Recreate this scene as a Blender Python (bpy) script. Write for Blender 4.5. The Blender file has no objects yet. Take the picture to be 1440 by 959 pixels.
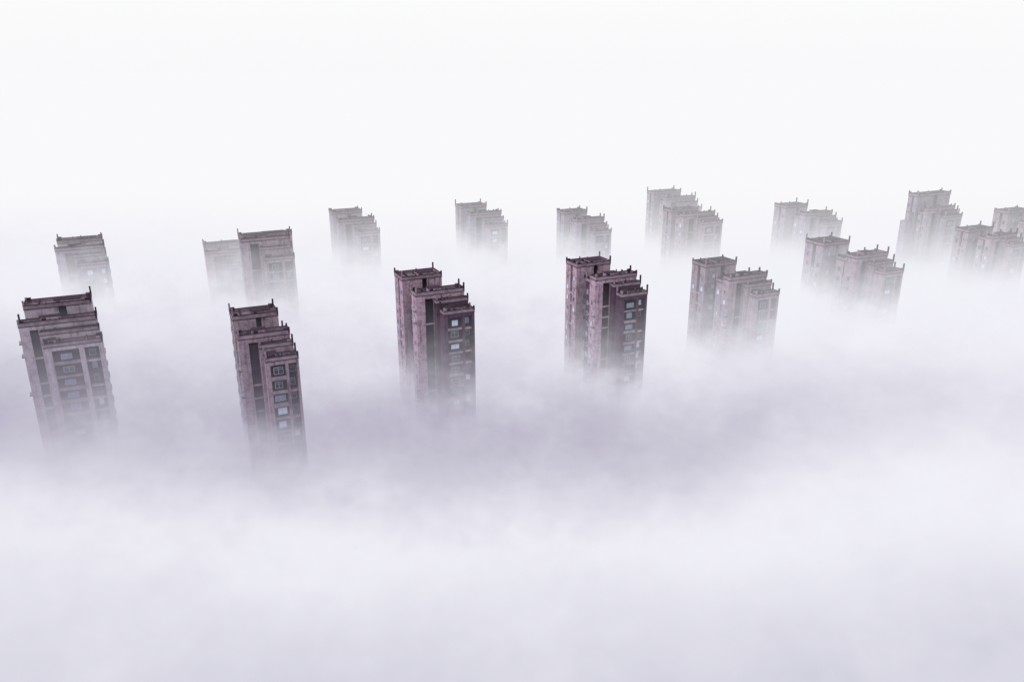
import bpy, math, random
from mathutils import Vector, Matrix
random.seed(7)
scene = bpy.context.scene
col = scene.collection

# ------------------------------------------------------------------ helpers
def N(nt, t, **kw):
    n = nt.nodes.new(t)
    for k, v in kw.items():
        setattr(n, k, v)
    return n
def math_n(nt, op, a, b=None, c=None, clamp=False):
    n = nt.nodes.new('ShaderNodeMath'); n.operation = op; n.use_clamp = clamp
    for i, v in enumerate((a, b, c)):
        if v is None: continue
        if isinstance(v, (int, float)): n.inputs[i].default_value = v
        else: nt.links.new(v, n.inputs[i])
    return n.outputs[0]
def smooth(nt, v, a, b, lo=0.0, hi=1.0):
    n = nt.nodes.new('ShaderNodeMapRange'); n.interpolation_type = 'SMOOTHSTEP'
    nt.links.new(v, n.inputs[0])
    n.inputs[1].default_value = a; n.inputs[2].default_value = b
    n.inputs[3].default_value = lo; n.inputs[4].default_value = hi
    return n.outputs[0]
def new_mat(name):
    m = bpy.data.materials.new(name); m.use_nodes = True
    m.node_tree.nodes.clear()
    return m, m.node_tree

# ------------------------------------------------------------------ materials
def wall_material(name, base, dark, band=3.0):
    m, nt = new_mat(name)
    out = N(nt, 'ShaderNodeOutputMaterial'); bs = N(nt, 'ShaderNodeBsdfPrincipled')
    bs.inputs['Roughness'].default_value = 0.9
    bs.inputs['Specular IOR Level'].default_value = 0.2
    nt.links.new(bs.outputs[0], out.inputs[0])
    tc = N(nt, 'ShaderNodeTexCoord'); sep = N(nt, 'ShaderNodeSeparateXYZ')
    nt.links.new(tc.outputs['Object'], sep.inputs[0])
    fz = math_n(nt, 'FRACT', math_n(nt, 'DIVIDE', math_n(nt, 'ADD', sep.outputs[2], 600.0), band))
    line = math_n(nt, 'LESS_THAN', fz, 0.06)
    n1 = N(nt, 'ShaderNodeTexNoise'); n1.inputs['Scale'].default_value = 0.6; n1.inputs['Detail'].default_value = 7
    n1.inputs['Roughness'].default_value = 0.82
    nt.links.new(tc.outputs['Object'], n1.inputs['Vector'])
    mp = N(nt, 'ShaderNodeMapping'); mp.inputs['Scale'].default_value = (1.6, 1.6, 0.10)
    nt.links.new(tc.outputs['Object'], mp.inputs[0])
    n2 = N(nt, 'ShaderNodeTexNoise'); n2.inputs['Scale'].default_value = 1.0; n2.inputs['Detail'].default_value = 5
    nt.links.new(mp.outputs[0], n2.inputs['Vector'])
    s1 = smooth(nt, n1.outputs[0], 0.44, 0.60, 0, .55)
    s2 = smooth(nt, n2.outputs[0], 0.50, 0.66, 0, .5)
    f = math_n(nt, 'ADD', s1, s2)
    f = math_n(nt, 'ADD', f, math_n(nt, 'MULTIPLY', line, 0.25), clamp=True)
    mx = N(nt, 'ShaderNodeMix', data_type='RGBA')
    nt.links.new(f, mx.inputs[0])
    mx.inputs[6].default_value = (*base, 1); mx.inputs[7].default_value = (*dark, 1)
    nt.links.new(mx.outputs[2], bs.inputs['Base Color'])
    bp = N(nt, 'ShaderNodeBump'); bp.inputs['Strength'].default_value = 0.5; bp.inputs['Distance'].default_value = 0.15
    nt.links.new(n1.outputs[0], bp.inputs['Height']); nt.links.new(bp.outputs[0], bs.inputs['Normal'])
    return m
def plain(name, c, rough=0.85, metal=0.0, noise=0.35):
    m, nt = new_mat(name)
    out = N(nt, 'ShaderNodeOutputMaterial'); bs = N(nt, 'ShaderNodeBsdfPrincipled')
    bs.inputs['Roughness'].default_value = rough; bs.inputs['Metallic'].default_value = metal
    bs.inputs['Specular IOR Level'].default_value = 0.2
    nt.links.new(bs.outputs[0], out.inputs[0])
    tc = N(nt, 'ShaderNodeTexCoord'); n1 = N(nt, 'ShaderNodeTexNoise'); n1.inputs['Scale'].default_value = 0.8
    n1.inputs['Detail'].default_value = 5
    nt.links.new(tc.outputs['Object'], n1.inputs['Vector'])
    mx = N(nt, 'ShaderNodeMix', data_type='RGBA')
    nt.links.new(smooth(nt, n1.outputs[0], 0.35, 0.65), mx.inputs[0])
    mx.inputs[6].default_value = (*c, 1); mx.inputs[7].default_value = (*[x*(1-noise) for x in c], 1)
    nt.links.new(mx.outputs[2], bs.inputs['Base Color'])
    return m
def glass_material():
    m, nt = new_mat('window_glass')
    out = N(nt, 'ShaderNodeOutputMaterial'); bs = N(nt, 'ShaderNodeBsdfPrincipled')
    bs.inputs['Roughness'].default_value = 0.15
    nt.links.new(bs.outputs[0], out.inputs[0])
    oi = N(nt, 'ShaderNodeObjectInfo')
    cr = N(nt, 'ShaderNodeValToRGB')
    cr.color_ramp.interpolation = 'CONSTANT'
    e = cr.color_ramp.elements
    e[0].position = 0; e[0].color = (0.006, 0.005, 0.014, 1)
    e[1].position = 0.34; e[1].color = (0.025, 0.034, 0.068, 1)
    for p, c in ((0.52, (0.14, 0.19, 0.31, 1)), (0.74, (0.54, 0.63, 0.78, 1))):
        x = e.new(p); x.color = c
    nt.links.new(oi.outputs['Random'], cr.inputs[0])
    nt.links.new(cr.outputs[0], bs.inputs['Base Color'])
    return m
M_WALL = [wall_material('tower_render_brown', (0.335, 0.250, 0.300), (0.110, 0.068, 0.100)),
          wall_material('tower_render_mauve', (0.440, 0.310, 0.385), (0.105, 0.055, 0.098)),
          wall_material('tower_render_grey', (0.400, 0.345, 0.395), (0.165, 0.128, 0.165)),
          wall_material('tower_render_lilac_grey', (0.305, 0.262, 0.335), (0.132, 0.104, 0.158)),
          wall_material('tower_render_shaded', (0.085, 0.040, 0.078), (0.018, 0.006, 0.019)),  # shade painted into the wall colour of two towers' front blocks
          wall_material('tower_render_lilac_pale', (0.425, 0.365, 0.430), (0.190, 0.148, 0.195)),
          wall_material('tower_render_mauve_grey', (0.330, 0.262, 0.318), (0.120, 0.085, 0.118))]
M_DARK = plain('dark_coping', (0.042, 0.021, 0.046))
M_RECESS = plain('recess_shade', (0.013, 0.005, 0.018))  # shade inside the recesses, painted as a near-black wall colour
M_RECESS2 = plain('recess_shade_soft', (0.052, 0.034, 0.055))  # milder painted recess shade for the other towers
M_ROOF = plain('roof_membrane', (0.20, 0.152, 0.19))
M_PARA = plain('parapet_render', (0.28, 0.212, 0.262))
M_GLASS = glass_material()
M_FRAME = plain('frame_grey_white', (0.42, 0.46, 0.55), 0.5)
M_METAL = plain('grey_metal', (0.40, 0.40, 0.44), 0.5)
M_GROUND = plain('ground_soil', (0.10, 0.10, 0.09))

# ------------------------------------------------------------------ mesh helpers
FACES = [(0,3,2,1),(4,5,6,7),(0,1,5,4),(1,2,6,5),(2,3,7,6),(3,0,4,7)]
def boxes_mesh(name, boxes, mats):
    vs, fs, mi = [], [], []
    for b in boxes:
        x0,x1,y0,y1,z0,z1,k = b
        o = len(vs)
        vs += [(x0,y0,z0),(x1,y0,z0),(x1,y1,z0),(x0,y1,z0),(x0,y0,z1),(x1,y0,z1),(x1,y1,z1),(x0,y1,z1)]
        for f in FACES:
            fs.append(tuple(o+i for i in f)); mi.append(k)
    me = bpy.data.meshes.new(name); me.from_pydata(vs, [], fs)
    for m in mats: me.materials.append(m)
    me.polygons.foreach_set('material_index', mi); me.update()
    return me
def add(name, me, parent=None, loc=(0,0,0), rz=0.0):
    o = bpy.data.objects.new(name, me); col.objects.link(o)
    o.location = loc; o.rotation_euler = (0,0,rz)
    if parent: o.parent = parent
    return o

def window_meshes(w, h, tag):
    pane = boxes_mesh('pane_'+tag, [(-w/2, w/2, -0.05, 0.02, 0, h, 0)], [M_GLASS])
    t = 0.07
    fb = [(-w/2-t, -w/2, -0.16, 0.02, -t, h+t, 0), (w/2, w/2+t, -0.16, 0.02, -t, h+t, 0),
          (-w/2, w/2, -0.155, 0.02, h, h+t, 0), (-w/2, w/2, -0.155, 0.02, -t, 0, 0),
          (-w/2, w/2, -0.10, 0.0, h*0.68, h*0.68+0.06, 0)]
    nm = max(1, int(round(w/0.9)))
    for i in range(1, nm):
        x = -w/2 + w*i/nm
        fb.append((x-0.035, x+0.035, -0.11, 0.0, 0, h, 0))
    frame = boxes_mesh('frame_'+tag, fb, [M_FRAME])
    both = boxes_mesh('window_'+tag, [(-w/2, w/2, -0.05, 0.02, 0, h, 0)] + [b[:6]+(1,) for b in fb], [M_GLASS, M_FRAME])
    return pane, frame, both
WM = {'small': [window_meshes(0.8, 1.1, 'small'), window_meshes(0.6, 1.0, 'slim'), window_meshes(1.0, 1.25, 'square')],
      'mid': [window_meshes(1.25, 1.35, 'mid'), window_meshes(0.9, 1.35, 'mid_slim')],
      'big': [window_meshes(1.8, 1.4, 'big'), window_meshes(1.45, 1.3, 'big_slim'), window_meshes(2.0, 1.1, 'big_low')]}
AC = boxes_mesh('air_conditioner', [(-0.45,0.45,-0.42,0.0,0,0.62,0), (-0.6,0.6,-0.5,0.02,-0.12,-0.01,1)], [M_METAL, M_DARK])

ANG = math.radians(25)
def make_tower(px, py, top, sx, sy, near, label, wallmat, zlow, dab=10.0, seed=0, cdrop=4.0, bdrop=1.2, cx=5.0, front=None, wa=1.0, windows=True, shoulder=False):
    rnd = random.Random(seed)
    root = bpy.data.objects.new('apartment_tower', None); col.objects.link(root)
    root.empty_display_size = 5
    root.location = (px, py, 0); root.rotation_euler = (0,0,ANG)
    root['label'] = label; root['category'] = 'apartment tower'; root['group'] = 'apartment towers rising out of the fog'
    W = 13.0*sx; WA = 10.8*sx*wa; CX = cx*sx
    yA = -6.0*sy; yB0 = -dab*sy; yB1 = yB0-6.8*sy; yC = yB1-4.6*sy
    tA, tB, tC = top, top-bdrop, top-bdrop-cdrop
    WB = W-0.6
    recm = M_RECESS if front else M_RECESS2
    wb = []
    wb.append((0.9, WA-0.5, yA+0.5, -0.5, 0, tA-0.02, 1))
    wb.append((0.0, WA, -2.6*sy, 0.0, 0, tA, 0))
    wb.append((0.0, WA*0.50, yA, -3.7*sy, 0, tA-0.01, 0))
    wb.append((WA*0.62, WA, yA, -3.7*sy, 0, tA-0.013, 0))
    wb.append((3.6*sx, min(WA, W)-1.2*sx, yB0-1.0, yA+0.7, 0, tB-2.0, 1))
    if shoulder:
        wb.append((-3.6, 0.05, yA+0.4, -1.0, 0, tA-9.0, 0))
        wb.append((-2.0, 0.06, yA+1.0, -1.6, 0, tA-6.0, 0))
        wb.append((WA-0.05, WA+2.4, yA+0.4, -1.0, 0, tA-4.5, 0))
    ym = yB0-2.4*sy
    tM = tB-min(1.7, bdrop+0.5)
    fm = 2
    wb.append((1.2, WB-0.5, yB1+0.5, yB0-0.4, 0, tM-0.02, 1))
    wb.append((0.75, WB-0.3, ym, yB0, 0, tM, fm))
    wb.append((-0.3, CX*0.40, yB1, ym-1.3, 0, tB-0.01, 0))
    wb.append((CX*0.85, WB-0.02, yB1, ym-1.3, 0, tB-0.012, 0))
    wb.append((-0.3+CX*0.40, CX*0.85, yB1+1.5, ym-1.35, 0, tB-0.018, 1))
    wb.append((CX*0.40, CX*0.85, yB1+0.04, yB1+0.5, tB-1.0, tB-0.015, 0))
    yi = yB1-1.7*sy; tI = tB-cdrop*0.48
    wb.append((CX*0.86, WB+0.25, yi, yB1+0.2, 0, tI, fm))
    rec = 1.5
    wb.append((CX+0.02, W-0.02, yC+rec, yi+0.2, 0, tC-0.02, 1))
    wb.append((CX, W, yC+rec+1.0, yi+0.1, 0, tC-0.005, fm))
    cw = W-CX
    p = 0.12*cw
    x1 = CX+p; x2 = CX+0.58*cw; x3 = x2+0.09*cw; x4 = W-0.08*cw
    for a, b in ((CX-0.01, x1), (x2, x3), (x4, W+0.01)):
        wb.append((a, b, yC, yC+rec+1.2, 0, tC-0.01, fm))
    wb.append((x1, x2, yC+0.06, yC+rec+0.1, tC-1.0, tC-0.015, fm))
    wb.append((x3, x4, yC+0.06, yC+rec+0.1, tC-1.0, tC-0.015, fm))
    nfl = int((tC-2-zlow)/3.0)
    for k in range(1, nfl+1):
        z = tC-1.2-3.0*k
        j = rnd.random()
        bb = [(x1+0.01, x2-0.01, yC-0.35*(j>.3), yC+0.1, z-0.1, z+0.3+0.4*rnd.random(), 0)]
        if near: add('balcony', boxes_mesh('balcony', bb, [M_PARA]), root)
        else: wb.append(bb[0])
        if j < .7: wb.append((x3+0.01, x4-0.01, yC+0.45, yC+rec+0.05, z-0.3, z+0.1, 0))
        wb.append((0.05+0.35*rnd.random(), 1.25, ym-1.25, ym-0.0, z+0.6, z+0.8+0.5*rnd.random(), 0))
        if rnd.random() < .8: wb.append((0.1, 0.95, -3.68*sy, -2.62*sy, z+1.2, z+1.75, 0))
        if rnd.random() < .6: wb.append((CX*0.40+0.02, CX*0.85-0.02, yB1+0.3, yB1+1.55, z+0.4, z+0.85, 0))
        if rnd.random() < .7: wb.append((WA*0.50+0.02, WA*0.62-0.02, yA+0.1, yA+0.55, z+1.0, z+1.6, 0))
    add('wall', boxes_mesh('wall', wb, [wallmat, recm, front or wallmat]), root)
    def crown(x0, x1, y0, y1, t, hp=0.8, posts=(0,1,2,3)):
        th = 0.22
        pb = [(x0-0.05, x1+0.05, y0-0.05, y0+th, t, t+hp, 0), (x0-0.05, x1+0.05, y1-th, y1+0.05, t, t+hp, 0),
              (x0-0.05, x0+th, y0+th, y1-th, t, t+hp, 0), (x1-th, x1+0.05, y0+th, y1-th, t, t+hp, 0)]
        c = 0.10; k = 0.13
        pb += [(x0-c, x1+c, y0-c, y0+th+0.04, t+hp, t+hp+k, 1), (x0-c, x1+c, y1-th-0.04, y1+c, t+hp, t+hp+k, 1),
               (x0-c, x0+th+0.04, y0+th+0.04, y1-th-0.04, t+hp, t+hp+k, 1), (x1-th-0.04, x1+c, y0+th+0.04, y1-th-0.04, t+hp, t+hp+k, 1)]
        pb += [(x0-0.10, x1+0.10, y0-0.10, y0-0.052, t-0.18, t-0.03, 1), (x0-0.10, x0-0.052, y0, y1, t-0.18, t-0.03, 1)]
        add('parapet', boxes_mesh('parapet', pb, [M_PARA, M_DARK]), root)
        rb = [(x0+th, x1-th, y0+th, y1-th, t, t+0.12, 0)]
        for i in range(3):
            xx = x0 + (x1-x0)*(0.2+0.25*i)
            rb.append((xx, xx+0.22, y0+th, y1-th, t+0.12, t+0.35+0.3*rnd.random(), 1))
        add('roof', boxes_mesh('roof', rb, [M_ROOF, M_DARK]), root)
        s = 0.17
        cs = ((x0+0.1, y0+0.1), (x1-0.1, y0+0.1), (x0+0.1, y1-0.1), (x1-0.1, y1-0.1))
        sb = []
        for i in posts:
            cx_, cy_ = cs[i]
            hh = 0.6 + rnd.random()*1.3
            sb.append((cx_-s, cx_+s, cy_-s, cy_+s, t+hp*0.2, t+hp+hh, 0))
            if rnd.random() < 0.6:
                sg = 1 if cx_ < (x0+x1)/2 else -1
                a, b = sorted((cx_+sg*s, cx_+sg*(s+0.9)))
                sb.append((a, b, cy_-0.12, cy_+0.12, t+hp*0.2, t+hp+0.35+0.3*rnd.random(), 0))
        for i in range(rnd.randint(1, 3)):
            cx_ = x0 + (x1-x0)*(0.25+0.5*rnd.random()); cy_ = y0+0.1 if rnd.random() < .4 else y1-0.1
            sb.append((cx_-0.11, cx_+0.11, cy_-0.12, cy_+0.12, t+hp*0.3, t+hp+0.3+rnd.random()*0.5, 0))
        for i, b in enumerate(sb):
            add('parapet_post', boxes_mesh('parapet_post', [b], [M_DARK if i % 3 else M_PARA]), root)
    crown(0.0, WA, yA, 0.0, tA)
    crown(0.75, WB-0.3, ym-1.1, yB0, tM, posts=(2,3,0))
    crown(-0.3, WB, yB1, ym-1.3, tB)
    crown(CX*0.86, WB+0.25, yi, yB1-0.25, tI, hp=0.7, posts=(0,1))
    crown(CX, W, yC, yi-0.3, tC, hp=0.7)
    def shed(x0, x1, y0, y1, z, h):
        add('stair_housing', boxes_mesh('stair_housing', [(x0,x1,y0,y1,z,z+h,0),(x0-.15,x1+.15,y0-.15,y1+.15,z+h,z+h+.15,1),
             (x0+0.3,x0+1.2,y0-0.03,y0+0.1,z,z+min(1.7,h-.2),1)], [wallmat, M_DARK]), root)
    shed(WA*0.45, WA*0.85, yA*0.75, yA*0.25, tA+0.12, 0.9)
    shed(W*0.25, W*0.5, yB1+0.8, yB1+2.3*sy, tB+0.12, 1.3)
    shed(CX+0.9, CX+2.4, yi-2.0*sy, yi-0.6, tC+0.1, 1.2)
    def column(kind, x, y, rz, zt, skip=0.0, ac=False):
        z = zt
        ax = Vector((1, 0, 0)); ax.rotate(Matrix.Rotation(rz, 3, 'Z'))
        while z > zlow:
            pane, frame, both = rnd.choice(WM[kind])
            jx = ax * (rnd.uniform(-0.12, 0.12))
            zz = z + rnd.uniform(-0.08, 0.08)
            if windows and rnd.random() >= skip:
                if near:
                    w = add('window', pane, root, (x+jx.x, y+jx.y, zz), rz)
                    add('frame', frame, w)
                else:
                    add('window', both, root, (x+jx.x, y+jx.y, zz), rz)
                if ac and near and rnd.random() < 0.4:
                    d = ax*1.1
                    add('air_conditioner', AC, root, (x+d.x, y+d.y, z+0.1), rz)
            z -= 3.0
    L = -math.pi/2; R = math.pi/2
    column('big' if (x2-x1) > 2.3 else 'mid', (x1+x2)/2, yC+0.30, 0, tC-1.2-1.9, 0.05)
    column('mid' if (x4-x3) > 1.6 else 'small', (x3+x4)/2, yC+rec-0.2, 0, tC-1.2-2.0, 0.1)
    column('small', CX*0.62, yB1+1.5, 0, tB-3.4, 0.1)
    column('small', 0.75, yB0-1.2*sy, L, tM-3.4, 0.05)
    column('small', -0.3, yB1+1.6*sy, L, tB-4.0, 0.15, True)
    column('small', 0.0, -1.3*sy, L, tA-4.0, 0.1)
    column('small', 0.0, -4.9*sy, L, tA-4.0, 0.1)
    column('small', WA*0.26, yA, 0, tA-3.2, 0.15)
    if px < -30:
        column('small', WB, yB1+1.6*sy, R, tB-4.0)
        column('small', W, yC+2.9*sy, R, tC-3.6)
    return root

LB = ["brown stepped apartment tower top standing in deep fog",
      "mauve stepped apartment tower with dark recessed window bays in fog",
      "pale hazy apartment tower top just clearing the fog"]
G, LG, SHADED, LP, MG = M_WALL[2], M_WALL[3], M_WALL[4], M_WALL[5], M_WALL[6]
T = [
 dict(px=-113.5,py=179,top=98.5,sx=1.2,sy=0.95,near=True,label="wide pale grey apartment tower with three stepped roofs in fog",wallmat=LP,zlow=64,seed=1,cx=3.4,wa=1.06),
 dict(px=-63.5,py=171.5,top=98.4,sx=0.83,sy=1.0,near=True,label="narrow brown apartment tower with dark-edged stepped roofs in fog",wallmat=M_WALL[0],zlow=64,seed=2,wa=1.08),
 dict(px=-31,py=204.5,top=99.0,sx=1.0,sy=1.1,near=True,label=LB[1],wallmat=M_WALL[1],zlow=64,seed=3,front=SHADED),
 dict(px=15.2,py=218.5,top=99.0,sx=1.0,sy=1.0,near=True,label=LB[1],wallmat=M_WALL[1],zlow=62,seed=4,front=SHADED),
 dict(px=50.8,py=219.5,top=98.7,sx=0.98,sy=1.0,near=True,label=LB[0],wallmat=MG,zlow=70,seed=5),
 dict(px=93.0,py=249,top=98.7,sx=1.0,sy=1.25,near=True,label=LB[0],wallmat=MG,zlow=75,seed=6),
 dict(px=-145.5,py=252,top=98.3,sx=1.08,sy=0.7,near=False,label=LB[2],wallmat=LG,zlow=80,seed=7,cdrop=4.5,bdrop=1.0,wa=1.1),
 dict(px=-105.5,py=268,top=93.6,sx=1.15,sy=0.6,near=False,label="low hazy apartment tower roof barely above the fog",wallmat=M_WALL[0],zlow=84,seed=8,windows=False),
 dict(px=-88.7,py=255,top=99.2,sx=1.18,sy=0.55,near=False,label="wide flat-topped brown apartment tower in thinning fog",wallmat=MG,zlow=79,seed=9,cdrop=6,bdrop=0.1,wa=1.3),
 dict(px=-70.2,py=305,top=98.7,sx=1.05,sy=1.0,near=False,label=LB[2],wallmat=LG,zlow=79,seed=10),
 dict(px=-22.7,py=319,top=98.7,sx=1.02,sy=1.0,near=False,label=LB[2],wallmat=LG,zlow=79,seed=11),
 dict(px=17.2,py=305,top=98.7,sx=0.93,sy=0.95,near=False,label=LB[2],wallmat=LG,zlow=79,seed=12),
 dict(px=57.3,py=340,top=101,sx=1.15,sy=0.85,near=False,label=LB[2],wallmat=LG,zlow=79,seed=13,wa=1.1),
 dict(px=57.4,py=302,top=99.8,sx=1.12,sy=0.88,near=False,label=LB[0],wallmat=MG,zlow=72,seed=14,cdrop=2.6,bdrop=0.4,dab=8.0),
 dict(px=105,py=319,top=98.8,sx=1.05,sy=1.05,near=False,label=LB[2],wallmat=LG,zlow=79,seed=15,cdrop=3.0),
 dict(px=151.0,py=305,top=105.0,sx=1.15,sy=0.68,near=False,label="tall pale stepped apartment tower rising above its neighbours in haze",wallmat=LG,zlow=75,seed=16,cdrop=2.5,bdrop=4.5,dab=7.2,wa=1.45,shoulder=True),
 dict(px=151.0,py=269,top=98.6,sx=0.95,sy=0.82,near=False,label=LB[0],wallmat=MG,zlow=70,seed=18,cdrop=2.4,bdrop=0.5,wa=1.2),
 dict(px=180.5,py=298,top=100.0,sx=1.2,sy=0.95,near=False,label=LB[2],wallmat=MG,zlow=75,seed=19),
]
for t in T: make_tower(**t)

# ------------------------------------------------------------------ ground
g = add('ground', boxes_mesh('ground', [(-6000,6000,-1500,12000,-1,0,0)], [M_GROUND])); g['kind'] = 'structure'

# ------------------------------------------------------------------ fog
SKYC = (0.948, 0.948, 0.968)
def homog_glow(name, dens, c):
    m, nt = new_mat(name)
    out = N(nt, 'ShaderNodeOutputMaterial')
    ab = N(nt, 'ShaderNodeVolumeAbsorption'); ab.inputs['Color'].default_value = (0,0,0,1); ab.inputs['Density'].default_value = dens
    em = N(nt, 'ShaderNodeEmission'); em.inputs[0].default_value = (*c, 1); em.inputs[1].default_value = dens  # layer glows with a set colour in place of scattered light
    ad = N(nt, 'ShaderNodeAddShader'); nt.links.new(ab.outputs[0], ad.inputs[0]); nt.links.new(em.outputs[0], ad.inputs[1])
    nt.links.new(ad.outputs[0], out.inputs['Volume'])
    return m
m, nt = new_mat('fog_glow_volume')
out = N(nt, 'ShaderNodeOutputMaterial')
geo = N(nt, 'ShaderNodeNewGeometry'); sep = N(nt, 'ShaderNodeSeparateXYZ')
nt.links.new(geo.outputs['Position'], sep.inputs[0])
X, Y, Z = sep.outputs
nz = N(nt, 'ShaderNodeTexNoise'); nz.inputs['Scale'].default_value = 0.045; nz.inputs['Detail'].default_value = 4.0
nz.inputs['Roughness'].default_value = 0.92
mp = N(nt, 'ShaderNodeMapping'); mp.inputs['Scale'].default_value = (0.72, 0.8, 0.95); mp.inputs['Location'].default_value = (3.0, 11.0, 0)
nt.links.new(geo.outputs['Position'], mp.inputs[0]); nt.links.new(mp.outputs[0], nz.inputs['Vector'])
noise = math_n(nt, 'SUBTRACT', nz.outputs[0], 0.5)
Yn = math_n(nt, 'ADD', Y, math_n(nt, 'MULTIPLY', noise, 120.0))
h = math_n(nt, 'ADD', smooth(nt, Yn, 108, 130, 8.5, 0.0), smooth(nt, Y, 210, 250, 0.0, 12.0))
h = math_n(nt, 'ADD', h, smooth(nt, Y, 140, 200, 4.0, 0.0))
hr = math_n(nt, 'MULTIPLY', smooth(nt, X, 25, 62, 0.0, 9.5), smooth(nt, Y, 205, 285, 1.0, 0.0))
hl = math_n(nt, 'MULTIPLY', smooth(nt, X, -135, -105, 9.0, 1.0), smooth(nt, Y, 205, 240, 0.0, 1.0))
hd = math_n(nt, 'MULTIPLY', smooth(nt, X, 35, 65, 0.0, -6.0), smooth(nt, Y, 250, 295, 0.0, 1.0))
hd2 = math_n(nt, 'MULTIPLY', smooth(nt, X, 110, 140, 0.0, -3.5), smooth(nt, Y, 225, 262, 0.0, 1.0))
for q in (hr, hl, hd, hd2): h = math_n(nt, 'ADD', h, q)
h = math_n(nt, 'ADD', h, 74.0)
h = math_n(nt, 'ADD', h, math_n(nt, 'MULTIPLY', noise, 38.0))
e = math_n(nt, 'DIVIDE', math_n(nt, 'SUBTRACT', h, Z), smooth(nt, X, -80, -20, 7.0, 6.0))
d = math_n(nt, 'MULTIPLY', math_n(nt, 'EXPONENT', math_n(nt, 'MINIMUM', e, 2.1)), 0.040)
haze = math_n(nt, 'ADD', smooth(nt, Y, 200, 320, 0.0004, 0.0050), smooth(nt, X, 32, 65, 0.0, 0.0036))
haze = math_n(nt, 'ADD', haze, smooth(nt, X, -75, -40, 0.0036, 0.0))
d = math_n(nt, 'ADD', d, haze)
# light and shade painted into the fog's glow by position: bright crests and far bank, dim hollow round the towers
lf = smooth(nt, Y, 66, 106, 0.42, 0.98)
hol = math_n(nt, 'MULTIPLY', smooth(nt, Yn, 112, 136, 0.0, 0.98), smooth(nt, X, -10, 95, 1.0, 0.50))  # painted dimming of the hollow, weaker to the right
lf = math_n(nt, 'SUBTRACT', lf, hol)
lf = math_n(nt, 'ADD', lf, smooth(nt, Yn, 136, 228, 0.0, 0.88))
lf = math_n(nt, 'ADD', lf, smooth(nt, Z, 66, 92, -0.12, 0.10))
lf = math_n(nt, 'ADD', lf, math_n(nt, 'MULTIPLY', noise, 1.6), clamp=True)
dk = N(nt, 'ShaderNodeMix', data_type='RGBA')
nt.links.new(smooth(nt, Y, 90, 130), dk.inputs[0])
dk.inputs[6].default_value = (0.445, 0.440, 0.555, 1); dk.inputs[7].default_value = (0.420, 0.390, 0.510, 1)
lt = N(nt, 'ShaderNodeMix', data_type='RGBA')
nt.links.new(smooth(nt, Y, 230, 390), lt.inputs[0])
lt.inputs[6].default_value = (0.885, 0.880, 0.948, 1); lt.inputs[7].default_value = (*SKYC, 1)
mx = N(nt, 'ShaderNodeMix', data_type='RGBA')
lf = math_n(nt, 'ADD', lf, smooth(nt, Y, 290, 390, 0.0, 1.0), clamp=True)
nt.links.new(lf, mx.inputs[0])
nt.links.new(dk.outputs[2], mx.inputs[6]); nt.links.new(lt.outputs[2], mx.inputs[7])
ab = N(nt, 'ShaderNodeVolumeAbsorption'); ab.inputs['Color'].default_value = (0,0,0,1)
nt.links.new(d, ab.inputs['Density'])
em = N(nt, 'ShaderNodeEmission'); nt.links.new(mx.outputs[2], em.inputs[0]); nt.links.new(d, em.inputs[1])  # fog emits its painted brightness
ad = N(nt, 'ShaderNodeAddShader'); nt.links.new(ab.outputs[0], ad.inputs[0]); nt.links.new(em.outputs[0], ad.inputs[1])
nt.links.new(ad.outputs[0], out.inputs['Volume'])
fx, fy0, fy1, fz0, fz1 = 300, 20, 400, 58, 99
avg = (2*fx + (fy1-fy0) + (fz1-fz0))/3.0
m.cycles.volume_step_rate = 6.0/(avg*0.1)
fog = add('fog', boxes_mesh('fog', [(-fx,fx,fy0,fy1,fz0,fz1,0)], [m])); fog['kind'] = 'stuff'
f2 = add('fog', boxes_mesh('deep_fog', [(-6000,6000,-1400,11000,5,fz0-0.01,0)], [homog_glow('deep_fog', 0.2, (0.44,0.43,0.53))])); f2['kind'] = 'stuff'
f3 = add('fog', boxes_mesh('far_fog', [(-6000,6000,fy1+0.01,11000,fz0,fz1,0)], [homog_glow('far_fog', 0.02, SKYC)])); f3['kind'] = 'stuff'
f4 = add('haze', boxes_mesh('haze', [(-6000,6000,220,11000,fz1+0.01,122,0)], [homog_glow('haze', 0.0036, SKYC)])); f4['kind'] = 'stuff'
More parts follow.
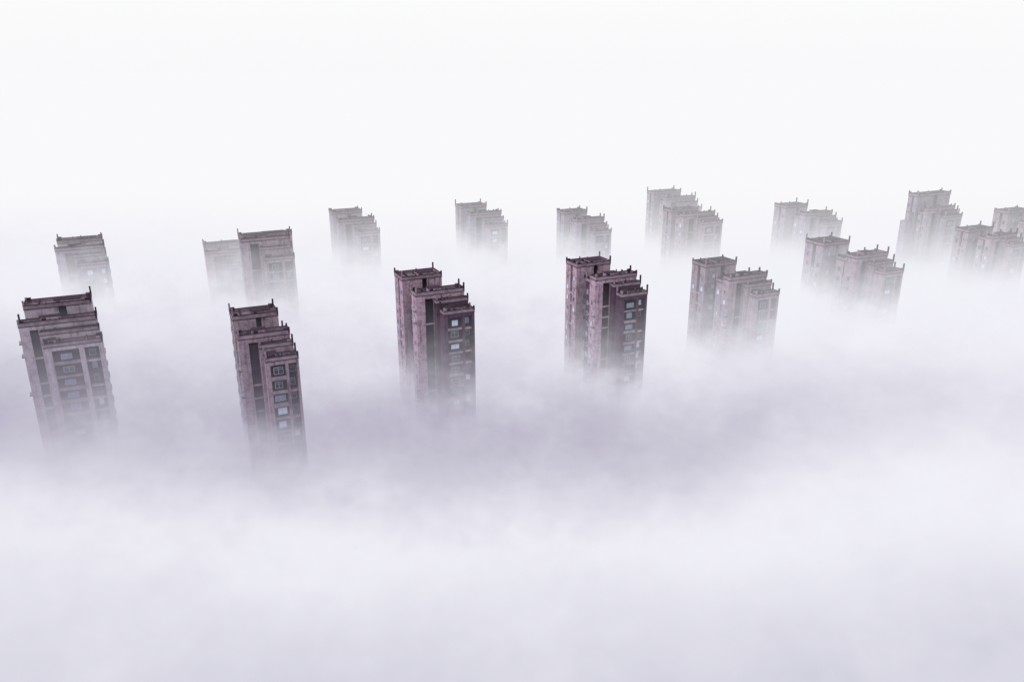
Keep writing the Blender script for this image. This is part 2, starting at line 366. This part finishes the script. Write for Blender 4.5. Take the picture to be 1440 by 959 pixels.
f5 = add('haze', boxes_mesh('haze_patch', [(36,6000,130,219.99,fz1+0.01,122,0)], [homog_glow('haze_patch', 0.002, (0.89,0.89,0.94))])); f5['kind'] = 'stuff'

# ------------------------------------------------------------------ world, sun, camera
w = bpy.data.worlds.new('World'); scene.world = w; w.use_nodes = True
nt = w.node_tree; nt.nodes.clear()
wo = N(nt, 'ShaderNodeOutputWorld')
sky = N(nt, 'ShaderNodeTexSky'); sky.sky_type = 'NISHITA'; sky.sun_disc = False
sky.sun_elevation = math.radians(36); sky.sun_rotation = math.radians(252)
b1 = N(nt, 'ShaderNodeBackground'); nt.links.new(sky.outputs[0], b1.inputs[0]); b1.inputs[1].default_value = 0.002
tc = N(nt, 'ShaderNodeTexCoord'); sp = N(nt, 'ShaderNodeSeparateXYZ'); nt.links.new(tc.outputs['Generated'], sp.inputs[0])
mx = N(nt, 'ShaderNodeMix', data_type='RGBA'); nt.links.new(smooth(nt, sp.outputs[2], 0.0, 0.14), mx.inputs[0])
mx.inputs[6].default_value = (0.938, 0.938, 0.955, 1); mx.inputs[7].default_value = (0.97, 0.97, 0.972, 1)
b2 = N(nt, 'ShaderNodeBackground'); nt.links.new(mx.outputs[2], b2.inputs[0]); b2.inputs[1].default_value = 1.0
ad = N(nt, 'ShaderNodeAddShader'); nt.links.new(b1.outputs[0], ad.inputs[0]); nt.links.new(b2.outputs[0], ad.inputs[1])
nt.links.new(ad.outputs[0], wo.inputs[0])
ld = bpy.data.lights.new('sun', 'SUN'); ld.energy = 1.5; ld.angle = math.radians(10); ld.color = (1, 0.95, 0.94)
lo = bpy.data.objects.new('sun', ld); col.objects.link(lo)
dv = Vector((-0.77, -0.25, 0.59)); lo.rotation_euler = dv.to_track_quat('Z', 'Y').to_euler()

cd = bpy.data.cameras.new('camera'); cam = bpy.data.objects.new('camera', cd); col.objects.link(cam)
cam.location = (0, 0, 150); cam.rotation_euler = (math.radians(90-18.74), 0, 0)
cd.sensor_width = 36; cd.lens = 28.0; cd.clip_end = 20000
scene.camera = cam
scene.view_settings.view_transform = 'Standard'; scene.view_settings.look = 'None'; scene.view_settings.exposure = 0
